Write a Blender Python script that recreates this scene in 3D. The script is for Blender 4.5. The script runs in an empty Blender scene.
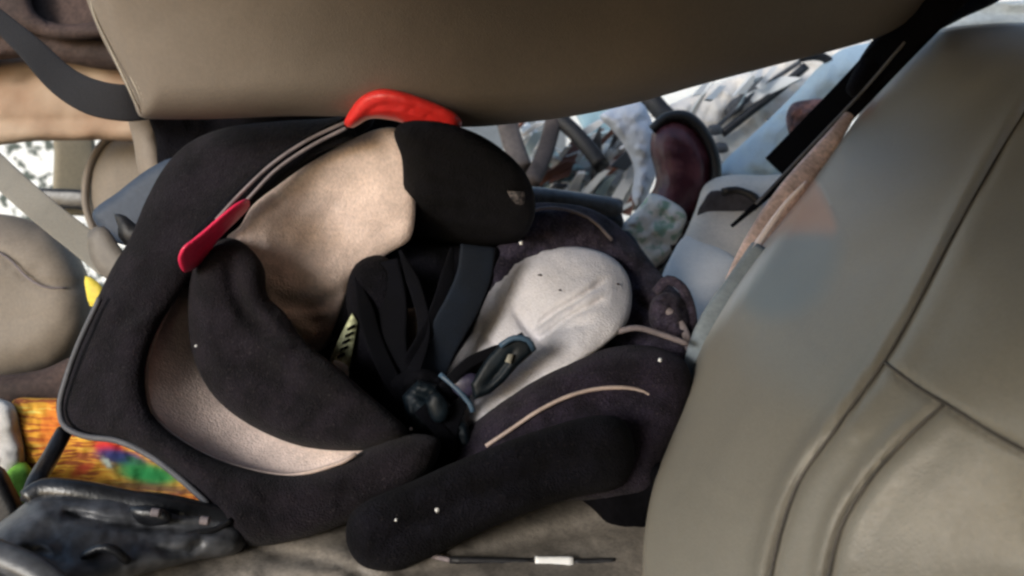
import bpy, math, random
import numpy as np
from mathutils import Vector, noise
from mathutils.geometry import delaunay_2d_cdt

random.seed(7)
SC = bpy.context.scene
COL = SC.collection
F = 803.0                      # focal length in pixels at 1024 wide
PITCH = math.radians(15)
CAM = np.array([0.0, 0.0, 1.10])
cp, sp = math.cos(PITCH), math.sin(PITCH)

def P(px, py, d):
    """point seen at (px,py) at distance d (metres along the view axis)"""
    x = (np.asarray(px, float) - 512) / F * d
    y = (288 - np.asarray(py, float)) / F * d
    d = np.asarray(d, float) + 0 * x
    return np.stack([CAM[0] + x, CAM[1] + d * cp + y * sp, CAM[2] + y * cp - d * sp], -1)

def plane_z(z):
    h = CAM[2] - z
    return lambda px, py: h / np.maximum((np.asarray(py, float) - 288) / F * cp + sp, 0.05)

# ------------------------------------------------------------------ helpers
def tps(ctl):
    if callable(ctl): return ctl
    if isinstance(ctl, (int, float)): return lambda x, y: np.full(np.shape(x), float(ctl))
    c = np.array(ctl, float)
    n = len(c); A = c[:, :2] / 100.0
    def K(a, b):
        r2 = ((a[:, None] - b[None]) ** 2).sum(-1)
        return 0.5 * r2 * np.log(r2 + 1e-9)
    M = np.zeros((n + 3, n + 3)); M[:n, :n] = K(A, A) if n > 3 else 0
    M[:n, :n] += np.eye(n) * 1e-4
    Q = np.c_[np.ones(n), A]; M[:n, n:] = Q; M[n:, :n] = Q.T
    w = np.linalg.lstsq(M, np.r_[c[:, 2], 0, 0, 0], rcond=None)[0]
    def f(x, y):
        q = np.stack([np.ravel(x), np.ravel(y)], -1) / 100.0
        r = np.c_[np.ones(len(q)), q] @ w[n:]
        if n > 3: r = r + K(q, A) @ w[:n]
        return r.reshape(np.shape(x))
    return f

def catmull(pts, closed=False, step=4.0):
    p = np.array(pts, float); n = len(p); out = []
    rng = range(n) if closed else range(n - 1)
    for i in rng:
        if closed: a, b, c, d = p[(i - 1) % n], p[i], p[(i + 1) % n], p[(i + 2) % n]
        else: a, b, c, d = p[max(i - 1, 0)], p[i], p[i + 1], p[min(i + 2, n - 1)]
        L = np.linalg.norm((c - b)[:2]); m = max(2, int(L / step))
        # centripetal-like damping so uneven spacing does not overshoot
        l0 = max(np.linalg.norm((b - a)[:2]), 1e-6); l2 = max(np.linalg.norm((d - c)[:2]), 1e-6)
        t1 = (c - a) / (l0 + L) * L; t2 = (d - b) / (l2 + L) * L
        for k in range(m):
            t = k / m
            out.append((2*t**3-3*t**2+1)*b + (t**3-2*t**2+t)*t1 + (-2*t**3+3*t**2)*c + (t**3-t**2)*t2)
    if not closed: out.append(p[-1])
    return np.array(out)

def poly_step(pts, step=4.0):
    p = np.array(pts, float); out = []
    for i in range(len(p)):
        a, b = p[i], p[(i + 1) % len(p)]; m = max(1, int(np.linalg.norm(b - a) / step))
        for k in range(m): out.append(a + (b - a) * k / m)
    return np.array(out)

def seg_dist(q, line, closed):
    A = line; B = np.roll(line, -1, 0)
    if not closed: A, B = A[:-1], B[:-1]
    best = np.full(len(q), 1e9)
    for a, b in zip(A, B):
        ab = b - a; L = (ab ** 2).sum() + 1e-12
        t = np.clip(((q - a) @ ab) / L, 0, 1)
        best = np.minimum(best, np.hypot(*(q - a - t[:, None] * ab).T))
    return best

def inside(q, poly):
    x, y = q.T; r = np.zeros(len(q), bool); n = len(poly)
    for i in range(n):
        x1, y1 = poly[i]; x2, y2 = poly[(i + 1) % n]
        if y1 == y2: continue
        c = ((y1 > y) != (y2 > y)) & (x < (x2 - x1) * (y - y1) / (y2 - y1) + x1)
        r ^= c
    return r

def link(name, verts, faces, m, parent=None, smooth=True, attr=None):
    me = bpy.data.meshes.new(name)
    v = np.array(verts, float)
    if parent is not None: loc = np.array(parent['_o'])
    else: loc = np.array([v[:, 0].mean(), v[:, 1].mean(), v[:, 2].min()])
    me.from_pydata((v - loc).tolist(), [], faces)
    if smooth: me.polygons.foreach_set('use_smooth', [True] * len(me.polygons))
    if attr is not None:
        ca = me.color_attributes.new('tint', 'FLOAT_COLOR', 'POINT')
        ca.data.foreach_set('color', np.asarray(attr, float).ravel())
    me.materials.append(m)
    o = bpy.data.objects.new(name, me); COL.objects.link(o)
    if parent is not None:
        o.parent = parent
        if parent.type == 'MESH' or parent.parent is not None: o.location = (0, 0, 0)
        o['_o'] = loc.tolist()
    else:
        o.location = loc; o['_o'] = loc.tolist()
    me.update()
    return o

def pillow(name, outline, depth, T, R, m, parent=None, back=None, grooves=(), nz=(0, 30), step=6,
           sharp=False, tint=None, seed=0, extra=None, bR=None):
    ol = poly_step(outline, step) if sharp else catmull(outline, True, step)
    lo, hi = ol.min(0), ol.max(0)
    gx = np.arange(lo[0], hi[0], step); gy = np.arange(lo[1], hi[1], step)
    X, Y = np.meshgrid(gx, gy); X = X + (np.arange(len(gy)) % 2)[:, None] * step * .5
    q = np.stack([X.ravel(), Y.ravel()], -1)
    q = q[inside(q, ol)]
    if len(q):
        dq = seg_dist(q, ol, True); q = q[dq > step * .75]
    # rings close to the rim keep the rounded edge smooth
    tan = np.roll(ol, -1, 0) - np.roll(ol, 1, 0); nrm = np.stack([-tan[:, 1], tan[:, 0]], -1)
    nrm /= np.linalg.norm(nrm, axis=1)[:, None] + 1e-9
    rings = []
    for off in (0.06 * R, 0.22 * R):
        if 0.25 < off < step * .8:
            for s in (1, -1):
                c = ol + nrm * off * s
                c = c[inside(c, ol)]
                if len(c):
                    c = c[seg_dist(c, ol, True) > off * .9]; rings.append(c[::1])
    pts = np.vstack([ol, q] + rings)
    nb = len(ol)
    vc = [Vector((float(a), float(b))) for a, b in pts]
    r = delaunay_2d_cdt(vc, [], [list(range(nb))], 1, 1e-4)
    V = np.array([[v.x, v.y] for v in r[0]]); Fc = [list(f) for f in r[2]]
    d = seg_dist(V, ol, True)
    edge = d < 1e-3
    D = tps(depth)(V[:, 0], V[:, 1])
    u = np.clip(d / R, 0, 1); prof = np.sqrt(np.maximum(0, 1 - (1 - u) ** 2))
    f = T * prof
    for g in grooves:
        line, w, dep = g[0], g[1], g[2]
        ln = catmull(line, False, 6) if len(line) > 2 else np.array(line, float)
        gd = seg_dist(V, ln, False)
        ends = np.minimum(np.hypot(V[:, 0] - ln[0][0], V[:, 1] - ln[0][1]), np.hypot(V[:, 0] - ln[-1][0], V[:, 1] - ln[-1][1]))
        f = f - dep * np.exp(-(gd / w) ** 2) * np.minimum(1, d / 4) * np.clip(ends / (4 * w), 0.0, 1) ** .7
    if nz[0]:
        nn = np.array([noise.fractal(Vector((a / nz[1] + seed * 7.3, b / nz[1], seed)), 0.7, 2.1, 4) for a, b in V])
        f = f + nz[0] * nn * np.minimum(1, d / 6)
    if extra is not None: f = f + extra(V[:, 0], V[:, 1]) * np.minimum(1, d / 4)
    if back is None: back = max(T, 0.01)
    ub = np.clip(d / (bR or R), 0, 1); bprof = np.sqrt(np.maximum(0, 1 - (1 - ub) ** 2))
    front = P(V[:, 0], V[:, 1], D - f)
    backv = P(V[:, 0], V[:, 1], D + back * bprof)
    n = len(V); idx = np.arange(n) + n
    keep = np.where(~edge)[0]; remap = np.arange(n)
    remap[keep] = n + np.arange(len(keep))
    verts = np.vstack([front, backv[keep]])
    # orientation: pixel y points down, so a positive 2-D area is clockwise seen from the camera
    a0 = V[Fc[0]]; ar = np.cross(a0[1] - a0[0], a0[2] - a0[0])
    faces = []
    for t in Fc:
        t = t[::-1] if ar > 0 else t
        faces.append(t); faces.append([int(remap[i]) for i in t[::-1]])
    at = None
    if tint is not None:
        c = tint(V[:, 0], V[:, 1]); at = np.vstack([c, c[keep]])
    return link(name, verts, faces, m, parent, True, at)

def sweep(name, pts, w, t, m, parent=None, ex=2.0, seg=12, roll=0.0, taper=None, step=5, caps=True):
    """pts (px,py,depth); w,t half width / half thickness in metres; ex superellipse exponent"""
    c = catmull(pts, False, step) if len(pts) > 2 else np.array([np.array(pts[0]) * (1 - k / 8) + np.array(pts[1]) * k / 8 for k in range(9)], float)
    W = P(c[:, 0], c[:, 1], c[:, 2]); n = len(W)
    T = np.gradient(W, axis=0); T /= np.linalg.norm(T, axis=1)[:, None] + 1e-12
    verts = []; faces = []
    ang = np.linspace(0, 2 * math.pi, seg, endpoint=False)
    for i in range(n):
        v = W[i] - CAM; v /= np.linalg.norm(v)
        nn = v - T[i] * (v @ T[i]); nn /= np.linalg.norm(nn) + 1e-9
        s = np.cross(T[i], nn)
        rl = roll(i / (n - 1)) if callable(roll) else roll
        s, nn = s * math.cos(rl) + nn * math.sin(rl), nn * math.cos(rl) - s * math.sin(rl)
        k = taper(i / (n - 1)) if taper else 1.0
        ca, sa = np.cos(ang), np.sin(ang)
        xx = np.sign(ca) * np.abs(ca) ** (2 / ex) * w * k; yy = np.sign(sa) * np.abs(sa) ** (2 / ex) * t * (k if ex == 2 else 1)
        for a, b in zip(xx, yy): verts.append(W[i] + s * a + nn * b)
    for i in range(n - 1):
        for j in range(seg):
            a = i * seg + j; b = i * seg + (j + 1) % seg
            faces.append([a, b, b + seg, a + seg])
    faces.append(list(range(seg))[::-1]); faces.append([(n - 1) * seg + j for j in range(seg)])
    return link(name, verts, faces, m, parent)

def creases(cx, cy, rx, ry, ang, n, seed):
    rnd = random.Random(seed); out = []
    for k in range(n):
        x = cx + rnd.uniform(-rx, rx); y = cy + rnd.uniform(-ry, ry); a = math.radians(ang + rnd.gauss(0, 35)); L = rnd.uniform(8, 26)
        b = a + rnd.gauss(0, .5)
        out.append(([(x - L * math.cos(a), y - L * math.sin(a)), (x, y), (x + L * math.cos(b), y + L * math.sin(b))], rnd.uniform(2.5, 5), rnd.uniform(.0008, .0022) * rnd.choice((1, 1, -1))))
    return out

def tag(o, label, cat, group=None, kind=None):
    o['label'] = label
    if cat: o['category'] = cat
    if group: o['group'] = group
    if kind: o['kind'] = kind
    return o

def empty(name, px, py, d, label, cat, group=None):
    o = bpy.data.objects.new(name, None); COL.objects.link(o)
    p = P(px, py, d); o.location = p; o['_o'] = [float(x) for x in p]
    return tag(o, label, cat, group)

# ---------------------------------------------------------------- materials
def mat(name, col, rough=0.8, var=0.15, vs=12.0, bump=0.3, bs=400.0, kind='noise', spec=0.35, sheen=0.0,
        col2=None, lo=.4, hi=.6, dist=0.0015, tint=False, metal=0, specks=None, bigbump=0, bigs=20, coat=0, trans=0, dust=None):
    m = bpy.data.materials.new(name); m.use_nodes = True
    nt = m.node_tree; N = nt.nodes; L = nt.links; b = N['Principled BSDF']
    tc = N.new('ShaderNodeTexCoord')
    def noise_(s, det=4):
        n = N.new('ShaderNodeTexNoise'); n.inputs['Scale'].default_value = s; n.inputs['Detail'].default_value = det
        L.new(tc.outputs['Object'], n.inputs['Vector']); return n
    n1 = noise_(vs)
    mx = N.new('ShaderNodeMix'); mx.data_type = 'RGBA'
    mr = N.new('ShaderNodeMapRange'); mr.inputs['From Min'].default_value = lo; mr.inputs['From Max'].default_value = hi
    L.new(n1.outputs['Fac'], mr.inputs['Value']); L.new(mr.outputs[0], mx.inputs['Factor'])
    c2 = col2 if col2 else tuple(min(1, c * (1 + var)) for c in col)
    c1 = col if col2 else tuple(c * (1 - var) for c in col)
    mx.inputs[6].default_value = (*c1, 1); mx.inputs[7].default_value = (*c2, 1)
    out = mx.outputs[2]
    # fine grain in the colour itself
    n3 = noise_(bs * .6, 2); g = N.new('ShaderNodeMapRange'); g.inputs['To Min'].default_value = 1 - var * .9; g.inputs['To Max'].default_value = 1 + var * .9
    g.inputs['From Min'].default_value = .3; g.inputs['From Max'].default_value = .7
    L.new(n3.outputs['Fac'], g.inputs['Value'])
    vm = N.new('ShaderNodeVectorMath'); vm.operation = 'SCALE'
    L.new(out, vm.inputs[0]); L.new(g.outputs[0], vm.inputs['Scale']); out = vm.outputs[0]
    if specks:
        vz = N.new('ShaderNodeTexVoronoi'); vz.inputs['Scale'].default_value = specks[0]; L.new(tc.outputs['Object'], vz.inputs['Vector'])
        lt = N.new('ShaderNodeMath'); lt.operation = 'LESS_THAN'; lt.inputs[1].default_value = specks[1]
        L.new(vz.outputs['Distance'], lt.inputs[0])
        m2 = N.new('ShaderNodeMix'); m2.data_type = 'RGBA'; L.new(lt.outputs[0], m2.inputs['Factor'])
        L.new(out, m2.inputs[6]); m2.inputs[7].default_value = (*specks[2], 1); out = m2.outputs[2]
    if dust:
        nd = noise_(dust[0], 3); md = N.new('ShaderNodeMapRange'); md.inputs['From Min'].default_value = dust[1]; md.inputs['From Max'].default_value = dust[1] + .07
        md.inputs['To Max'].default_value = dust[2]; L.new(nd.outputs['Fac'], md.inputs['Value'])
        m5 = N.new('ShaderNodeMix'); m5.data_type = 'RGBA'; L.new(md.outputs[0], m5.inputs['Factor']); L.new(out, m5.inputs[6]); m5.inputs[7].default_value = (.22, .19, .19, 1); out = m5.outputs[2]
    if tint:
        at = N.new('ShaderNodeAttribute'); at.attribute_name = 'tint'
        m3 = N.new('ShaderNodeMix'); m3.data_type = 'RGBA'
        L.new(at.outputs['Alpha'], m3.inputs['Factor']); L.new(out, m3.inputs[6]); L.new(at.outputs['Color'], m3.inputs[7]); out = m3.outputs[2]
    L.new(out, b.inputs['Base Color'])
    b.inputs['Roughness'].default_value = rough; b.inputs['Specular IOR Level'].default_value = spec
    b.inputs['Metallic'].default_value = metal; b.inputs['Sheen Weight'].default_value = sheen
    b.inputs['Coat Weight'].default_value = coat; b.inputs['Transmission Weight'].default_value = trans
    rr = N.new('ShaderNodeMapRange'); rr.inputs['To Min'].default_value = max(0, rough - .1); rr.inputs['To Max'].default_value = min(1, rough + .12)
    L.new(n1.outputs['Fac'], rr.inputs['Value']); L.new(rr.outputs[0], b.inputs['Roughness'])
    bp = N.new('ShaderNodeBump'); bp.inputs['Strength'].default_value = bump; bp.inputs['Distance'].default_value = dist
    if kind == 'weave':
        wv = N.new('ShaderNodeTexVoronoi'); wv.inputs['Scale'].default_value = bs; L.new(tc.outputs['Object'], wv.inputs['Vector']); L.new(wv.outputs['Distance'], bp.inputs['Height'])
    elif kind == 'leather':
        wv = N.new('ShaderNodeTexVoronoi'); wv.feature = 'DISTANCE_TO_EDGE'; wv.inputs['Scale'].default_value = bs
        L.new(tc.outputs['Object'], wv.inputs['Vector']); L.new(wv.outputs['Distance'], bp.inputs['Height'])
    else:
        n2 = noise_(bs, 3); L.new(n2.outputs['Fac'], bp.inputs['Height'])
    if bigbump:
        b2 = N.new('ShaderNodeBump'); b2.inputs['Strength'].default_value = bigbump; b2.inputs['Distance'].default_value = .01
        n4 = noise_(bigs, 4); L.new(n4.outputs['Fac'], b2.inputs['Height']); L.new(b2.outputs[0], bp.inputs['Normal'])
    L.new(bp.outputs[0], b.inputs['Normal'])
    return m

M = {}
M['dark'] = mat('dark_fabric', (.0078, .0060, .0086), .95, .38, 26, .8, 520, 'weave', .15, .04, bigbump=.25, bigs=45, dust=(420, .62, .10), specks=None)
M['darkb'] = mat('black_fabric', (.0036, .0034, .0056), .95, .38, 26, .8, 520, 'weave', .12, .01, bigbump=.22, bigs=45, dust=(420, .64, .09))
M['purple'] = mat('worn_purple_fabric', (.034, .028, .044), .95, .4, 40, .8, 500, 'weave', .15, .05, bigbump=.5, bigs=60, dust=(350, .58, .18))
M['plum'] = mat('plum_black_fabric', (.014, .0105, .018), .95, .38, 30, .8, 520, 'weave', .15, .04, bigbump=.3, bigs=45, dust=(400, .61, .14))
M['beige'] = mat('beige_fabric', (.72, .57, .50), .95, .12, 16, .5, 420, 'weave', .2, .15)
M['cream'] = mat('cream_fabric', (.56, .545, .575), .9, .08, 14, .5, 420, 'weave', .2, .1, specks=None, bigbump=.25, bigs=25)
M['leather'] = mat('tan_leather', (.215, .178, .145), .6, .05, 6, .25, 420, 'leather', .4, bigbump=.05, bigs=18)
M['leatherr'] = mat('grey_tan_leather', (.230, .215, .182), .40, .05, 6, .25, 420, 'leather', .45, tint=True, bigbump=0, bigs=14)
M['leatherd'] = mat('brown_leather', (.21, .175, .14), .6, .1, 8, .25, 420, 'leather', .35)
M['bench'] = mat('bench_leather', (.25, .22, .185), .6, .2, 12, .3, 420, 'leather', .35, bigbump=.3, bigs=25)
M['seam'] = mat('dark_seam_thread', (.085, .078, .07), .8, .2, 30, .3, 900)
M['stitch'] = mat('stitch_thread', (.42, .38, .32), .9, .1, 30, .3, 900)
M['piping'] = mat('grey_piping', (.20, .17, .18), .7, .15, 30, .3, 900)
M['pipingd'] = mat('dark_piping', (.10, .10, .11), .6, .15, 30, .3, 900)
M['pipingb'] = mat('beige_piping', (.42, .33, .29), .7, .15, 30, .3, 900)
M['red'] = mat('red_plastic', (.78, .035, .03), .35, .06, 20, .1, 300, spec=.5)
M['pink'] = mat('pink_red_plastic', (.80, .03, .10), .3, .06, 20, .1, 300, spec=.55)
M['plastic'] = mat('black_plastic', (.014, .015, .018), .34, .3, 20, .2, 200, spec=.5, bigbump=.15, bigs=25)
M['plasticg'] = mat('grey_plastic', (.075, .078, .086), .38, .25, 20, .2, 200, spec=.5, bigbump=.12, bigs=20)
M['chrome'] = mat('bright_metal', (.7, .7, .72), .25, .1, 20, .1, 200, metal=1)
M['strap'] = mat('black_webbing', (.0024, .0026, .0045), .95, .2, 20, .4, 900, 'weave', .12)
M['strapb'] = mat('navy_webbing', (.006, .011, .021), .8, .2, 20, .4, 900, 'weave', .3)
M['teal'] = mat('teal_black_plastic', (.004, .008, .012), .5, .3, 25, .2, 200, spec=.22)
M['blueplastic'] = mat('pale_blue_plastic', (.05, .09, .14), .4, .2, 25, .2, 200)
M['beltg'] = mat('grey_webbing', (.24, .225, .195), .8, .08, 15, .4, 900, 'weave', .25)
M['door'] = mat('brown_door_trim', (.34, .22, .145), .8, 0, 7, .4, 250, col2=(.50, .39, .29), lo=.35, hi=.65, bigbump=.3, bigs=12)
M['doord'] = mat('dark_door_trim', (.055, .035, .030), .8, .3, 12, .4, 250)
M['slate'] = mat('slate_cloth', (.016, .016, .019), .9, .1, 9, .4, 600, 'weave')
M['bluegrey'] = mat('blue_grey_plastic', (.045, .062, .095), .6, .1, 9, .1, 300)
M['cream2'] = mat('cream_plastic', (.66, .60, .53), .5, .08, 12, .1, 300, bigbump=.2, bigs=20)
M['console'] = mat('white_console_plastic', (.86, .81, .75), .45, .05, 12, .1, 300)
M['airbag'] = mat('airbag_nylon', (.70, .74, .82), .85, .07, 9, .4, 500, 'weave', bigbump=.5, bigs=18)
M['aqua'] = mat('pale_blue_cloth', (.55, .70, .80), .9, .06, 6, .4, 500, 'weave', bigbump=.3, bigs=12)
M['maroon'] = mat('maroon_leather', (.050, .012, .020), .30, 0, 22, .3, 200, col2=(.15, .055, .07), lo=.45, hi=.7, spec=.5, bigbump=.3, bigs=40)
M['rubber'] = mat('black_rubber', (.014, .014, .016), .5, .3, 20, .3, 300)
M['debris'] = mat('crumpled_white_lining', (.80, .80, .78), .8, 0, 16, .4, 300, col2=(.55, .60, .60), lo=.45, hi=.7, bigbump=.9, bigs=22)
M['stain'] = mat('rust_stained_lining', (.45, .16, .09), .8, 0, 40, .4, 300, col2=(.75, .62, .52), lo=.4, hi=.6, bigbump=.6, bigs=30)
M['green'] = mat('green_white_smudged_cloth', (.84, .81, .76), .8, 0, 45, .4, 300, col2=(.36, .52, .40), lo=.52, hi=.62, bigbump=.5, bigs=40)
M['wallw'] = mat('pale_rendered_wall', (.84, .86, .86), .9, 0, 24, .3, 60, col2=(.10, .12, .11), lo=.52, hi=.60)
M['carpet'] = mat('dark_carpet', (.030, .026, .024), .95, .3, 20, .6, 400)
M['shellp'] = mat('dark_shell_lining', (.003, .003, .004), 1, .3, 20, .2, 400, spec=.04)
M['ground'] = mat('pale_gravel', (.24, .23, .21), .95, .2, 4, .6, 60)
M['roof'] = mat('shading_slab_grey', (.05, .045, .04), .95, .1, 6, .4, 300)
M['white'] = mat('white_label', (.85, .85, .84), .6, .03, 20, .1, 300)
M['labely'] = mat('yellow_green_label', (.38, .40, .24), .6, .3, 90, .1, 300)
M['yellow'] = mat('yellow_plastic', (.75, .60, .08), .6, .1, 30, .1, 300)
M['lime'] = mat('lime_cloth', (.20, .48, .06), .8, .1, 30, .4, 500)
M['glass'] = mat('clear_glass', (.9, .95, .95), .05, 0, 10, 0, 100, trans=.9)

# colourful cloth: streaked patches following the weave
def cloth_material():
    m = bpy.data.materials.new('patterned_cloth'); m.use_nodes = True
    nt = m.node_tree; N = nt.nodes; L = nt.links; b = N['Principled BSDF']
    at = N.new('ShaderNodeAttribute'); at.attribute_name = 'tint'
    tc = N.new('ShaderNodeTexCoord'); mp = N.new('ShaderNodeMapping')
    mp.inputs['Rotation'].default_value = (0, math.radians(25), 0); mp.inputs['Scale'].default_value = (26, 60, 300)
    L.new(tc.outputs['Object'], mp.inputs['Vector'])
    n = N.new('ShaderNodeTexNoise'); n.inputs['Scale'].default_value = 1; n.inputs['Detail'].default_value = 2
    L.new(mp.outputs[0], n.inputs['Vector'])
    r = N.new('ShaderNodeValToRGB'); e = r.color_ramp.elements
    e[0].position = .40; e[0].color = (.36, .09, .02, 1); e[1].position = .47; e[1].color = (.75, .30, .03, 1)
    x = e.new(.60); x.color = (.80, .42, .04, 1); x = e.new(.74); x.color = (.80, .66, .16, 1)
    L.new(n.outputs['Fac'], r.inputs[0])
    mx = N.new('ShaderNodeMix'); mx.data_type = 'RGBA'
    L.new(at.outputs['Alpha'], mx.inputs['Factor']); L.new(r.outputs[0], mx.inputs[6]); L.new(at.outputs['Color'], mx.inputs[7])
    L.new(mx.outputs[2], b.inputs['Base Color']); b.inputs['Roughness'].default_value = .9
    bp = N.new('ShaderNodeBump'); bp.inputs['Strength'].default_value = .5; bp.inputs['Distance'].default_value = .002
    L.new(n.outputs['Fac'], bp.inputs['Height']); L.new(bp.outputs[0], b.inputs['Normal'])
    return m
M['cloth'] = cloth_material()

def blob(x, y, cx, cy, rx, ry, ang=0.0, soft=1.0):
    a = math.radians(ang); dx, dy = x - cx, y - cy
    u = dx * math.cos(a) + dy * math.sin(a); v = -dx * math.sin(a) + dy * math.cos(a)
    r = np.sqrt((u / rx) ** 2 + (v / ry) ** 2)
    return 1 / (1 + np.exp((r - 1) / (.12 * soft)))

def softpoly(x, y, poly, soft):
    q = np.stack([x, y], -1); pl = catmull(poly, True, 4)
    d = seg_dist(q, pl, True) * np.where(inside(q, pl), 1, -1)
    return np.clip(.5 + d / soft, 0, 1)

def layer(x, y, items):
    out = np.zeros((len(x), 4)); 
    for col, a in items:
        a = np.clip(a, 0, 1)[:, None]
        na = a + out[:, 3:4] * (1 - a)
        out[:, :3] = np.where(na > 1e-6, (np.array(col) * a + out[:, :3] * out[:, 3:4] * (1 - a)) / np.maximum(na, 1e-6), 0)
        out[:, 3:4] = na
    return out

# ============================================================ THE SETTING
def slab(name, x0, x1, y0, y1, z0, z1, m):
    v = [(x, y, z) for z in (z0, z1) for y in (y0, y1) for x in (x0, x1)]
    f = [(0, 2, 3, 1), (4, 5, 7, 6), (0, 1, 5, 4), (2, 6, 7, 3), (0, 4, 6, 2), (1, 3, 7, 5)]
    return link(name, v, f, m, None, False)
o = slab('ground', -40, 40, -40, 60, -.25, -.2, M['ground']); tag(o, 'pale ground outside the car', None, kind='structure')
o = slab('floor', -1.3, 1.1, .30, 2.6, .28, .32, M['carpet']); tag(o, 'dark carpeted car floor under the seats', None, kind='structure')
o = slab('shading_ceiling', -.62, 1.25, -.9, 1.0, 1.37, 1.42, M['roof']); tag(o, 'unseen grey car headliner sized to shade the seats', None, kind='structure')  # out-of-view roof slab, its extents set to shade the upper right

o = slab('wall', 1.12, 1.18, -.9, .99, .1, 1.367, M['roof']); o.name = 'shading_side_wall'; tag(o, 'unseen closed car side added to block light from the right', None, kind='structure')  # out-of-view side added to keep sky light off from the right
o = slab('wall', -.42, 1.12, -.897, -.84, .1, 1.367, M['roof']); o.name = 'shading_rear_wall'; tag(o, 'unseen dark cabin rear added behind the viewer to cut light', None, kind='structure')  # out-of-view rear panel added and widened to reduce ambient light

# ------------------------------------------------ bench the child seat lies on
bz = CAM[2] - .46
o = pillow('rear_bench', [(-120, 590), (100, 560), (190, 515), (300, 480), (480, 455), (720, 470), (860, 660), (400, 760), (-160, 720)],
       plane_z(bz), .02, 60, M['bench'], back=.14, nz=(.006, 60),
       grooves=[([(250, 548), (340, 566), (420, 600)], 5, .008), ([(200, 585), (330, 582), (420, 570), (520, 545), (620, 520)], 8, .010)])
tag(o, 'creased tan leather bench seat running under the dark child seat', 'bench seat')

# ------------------------------------------------ top: leaning front seat back
fs = empty('front_seat_back', 400, 130, .9, 'large smooth tan seat back leaning over the top of the child seat', 'car seat')
pillow('backrest', [(70, -90), (84, -10), (98, 30), (120, 74), (134, 104), (139, 116), (150, 119), (220, 119), (300, 116), (380, 119), (460, 127), (520, 123),
                    (580, 115), (640, 102), (700, 85), (780, 64), (850, 46), (890, 32), (925, 6), (990, -90)],
       [(90, 0, .80), (140, 110, .84), (460, 125, .86), (700, 85, .95), (900, 25, 1.12), (400, -80, .70), (900, -80, .98), (90, -90, .74), (600, 0, .84)],
         .045, 34, M['leather'], fs, back=.10, nz=(.002, 200),
       grooves=[([(96, -20), (110, 28), (132, 76), (150, 112)], 3.0, .004)])
# stitches along the left seam
sd = tps([(90, 0, .80), (140, 110, .84), (120, 50, .81)])
for k in range(2):
    pts = [(88 + k * 9, -30, .775), (93 + k * 9, 10, .785), (111 + k * 8, 50, .797), (130 + k * 7, 90, .805), (141 + k * 6, 113, .822)]
    sweep('seam', pts, .0011, .0011, M['stitch'], fs, seg=6)

V_ = []; F_ = []
c_ = catmull([(100, -30, .772), (105, 10, .782), (123, 50, .794), (141, 90, .802), (148, 112, .818)], False, 2.0)
W_ = P(c_[:, 0], c_[:, 1], c_[:, 2] - .0015)
for k in range(0, len(W_) - 2, 3):
    a, b = W_[k], W_[k + 1] * .6 + W_[k + 2] * .4; n_ = np.array([.0011, 0, .0003]); u_ = np.array([0, .0012, 0]); b0 = len(V_)
    V_ += [a - n_ - u_, a + n_ - u_, a + n_ + u_, a - n_ + u_, b - n_ - u_, b + n_ - u_, b + n_ + u_, b - n_ + u_]
    F_ += [[b0 + i for i in f] for f in ((0, 3, 2, 1), (4, 5, 6, 7), (0, 1, 5, 4), (1, 2, 6, 5), (2, 3, 7, 6), (3, 0, 4, 7))]
link('stitching', V_, F_, M['stitch'], fs, False)

# ------------------------------------------------ right: seat back with seams
rs = empty('passenger_seat', 800, 560, .7, 'large grey tan leather seat back with curved seams filling the right side', 'car seat')
S1 = [(1120, -20), (1060, 60), (1010, 135), (960, 222), (915, 308), (884, 362), (835, 430), (795, 490), (768, 590), (760, 690)]
S2 = [(884, 362), (912, 384), (945, 404), (990, 432), (1060, 470), (1120, 500)]
S3 = [(944, 404), (905, 440), (868, 482), (840, 530), (825, 600), (815, 690)]
RD = [(1050, 576, .52), (1050, 30, .98), (650, 560, .74), (695, 350, .96), (880, 80, 1.26), (800, 400, .70), (960, 250, .72), (850, 576, .58)]
def seat_steps(x, y):
    q = np.stack([x, y], -1); f = 0
    for ln, h, soft in ((S1, .009, 10), (S3, .007, 9)):
        c = catmull(ln, False, 8); d = seg_dist(q, c, False)
        side = np.where(x > np.interp(y, c[:, 1], c[:, 0]), 1.0, -1.0)
        lim = 1 / (1 + np.exp(-(y - (c[0, 1] + 12)) / 8))
        # padded roll to the left of each seam falling away into it
        f = f + lim * (h * np.exp(-((d - 9) / 9) ** 2) * (side < 0) + .45 * h * np.exp(-((d - 12) / 14) ** 2) * (side > 0))
    return f
def rt(x, y):  # orange and blue: ghost reflection of a person painted into the seat colour
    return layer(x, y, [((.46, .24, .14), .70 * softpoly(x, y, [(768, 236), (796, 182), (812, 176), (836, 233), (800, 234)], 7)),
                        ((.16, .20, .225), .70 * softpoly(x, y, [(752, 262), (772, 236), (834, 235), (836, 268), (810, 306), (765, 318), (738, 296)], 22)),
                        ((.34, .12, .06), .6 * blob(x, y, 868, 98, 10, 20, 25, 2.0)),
                        ((.52, .55, .58), .85 * blob(x, y, 745, 280, 60, 7, -54, 2.0))])
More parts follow.
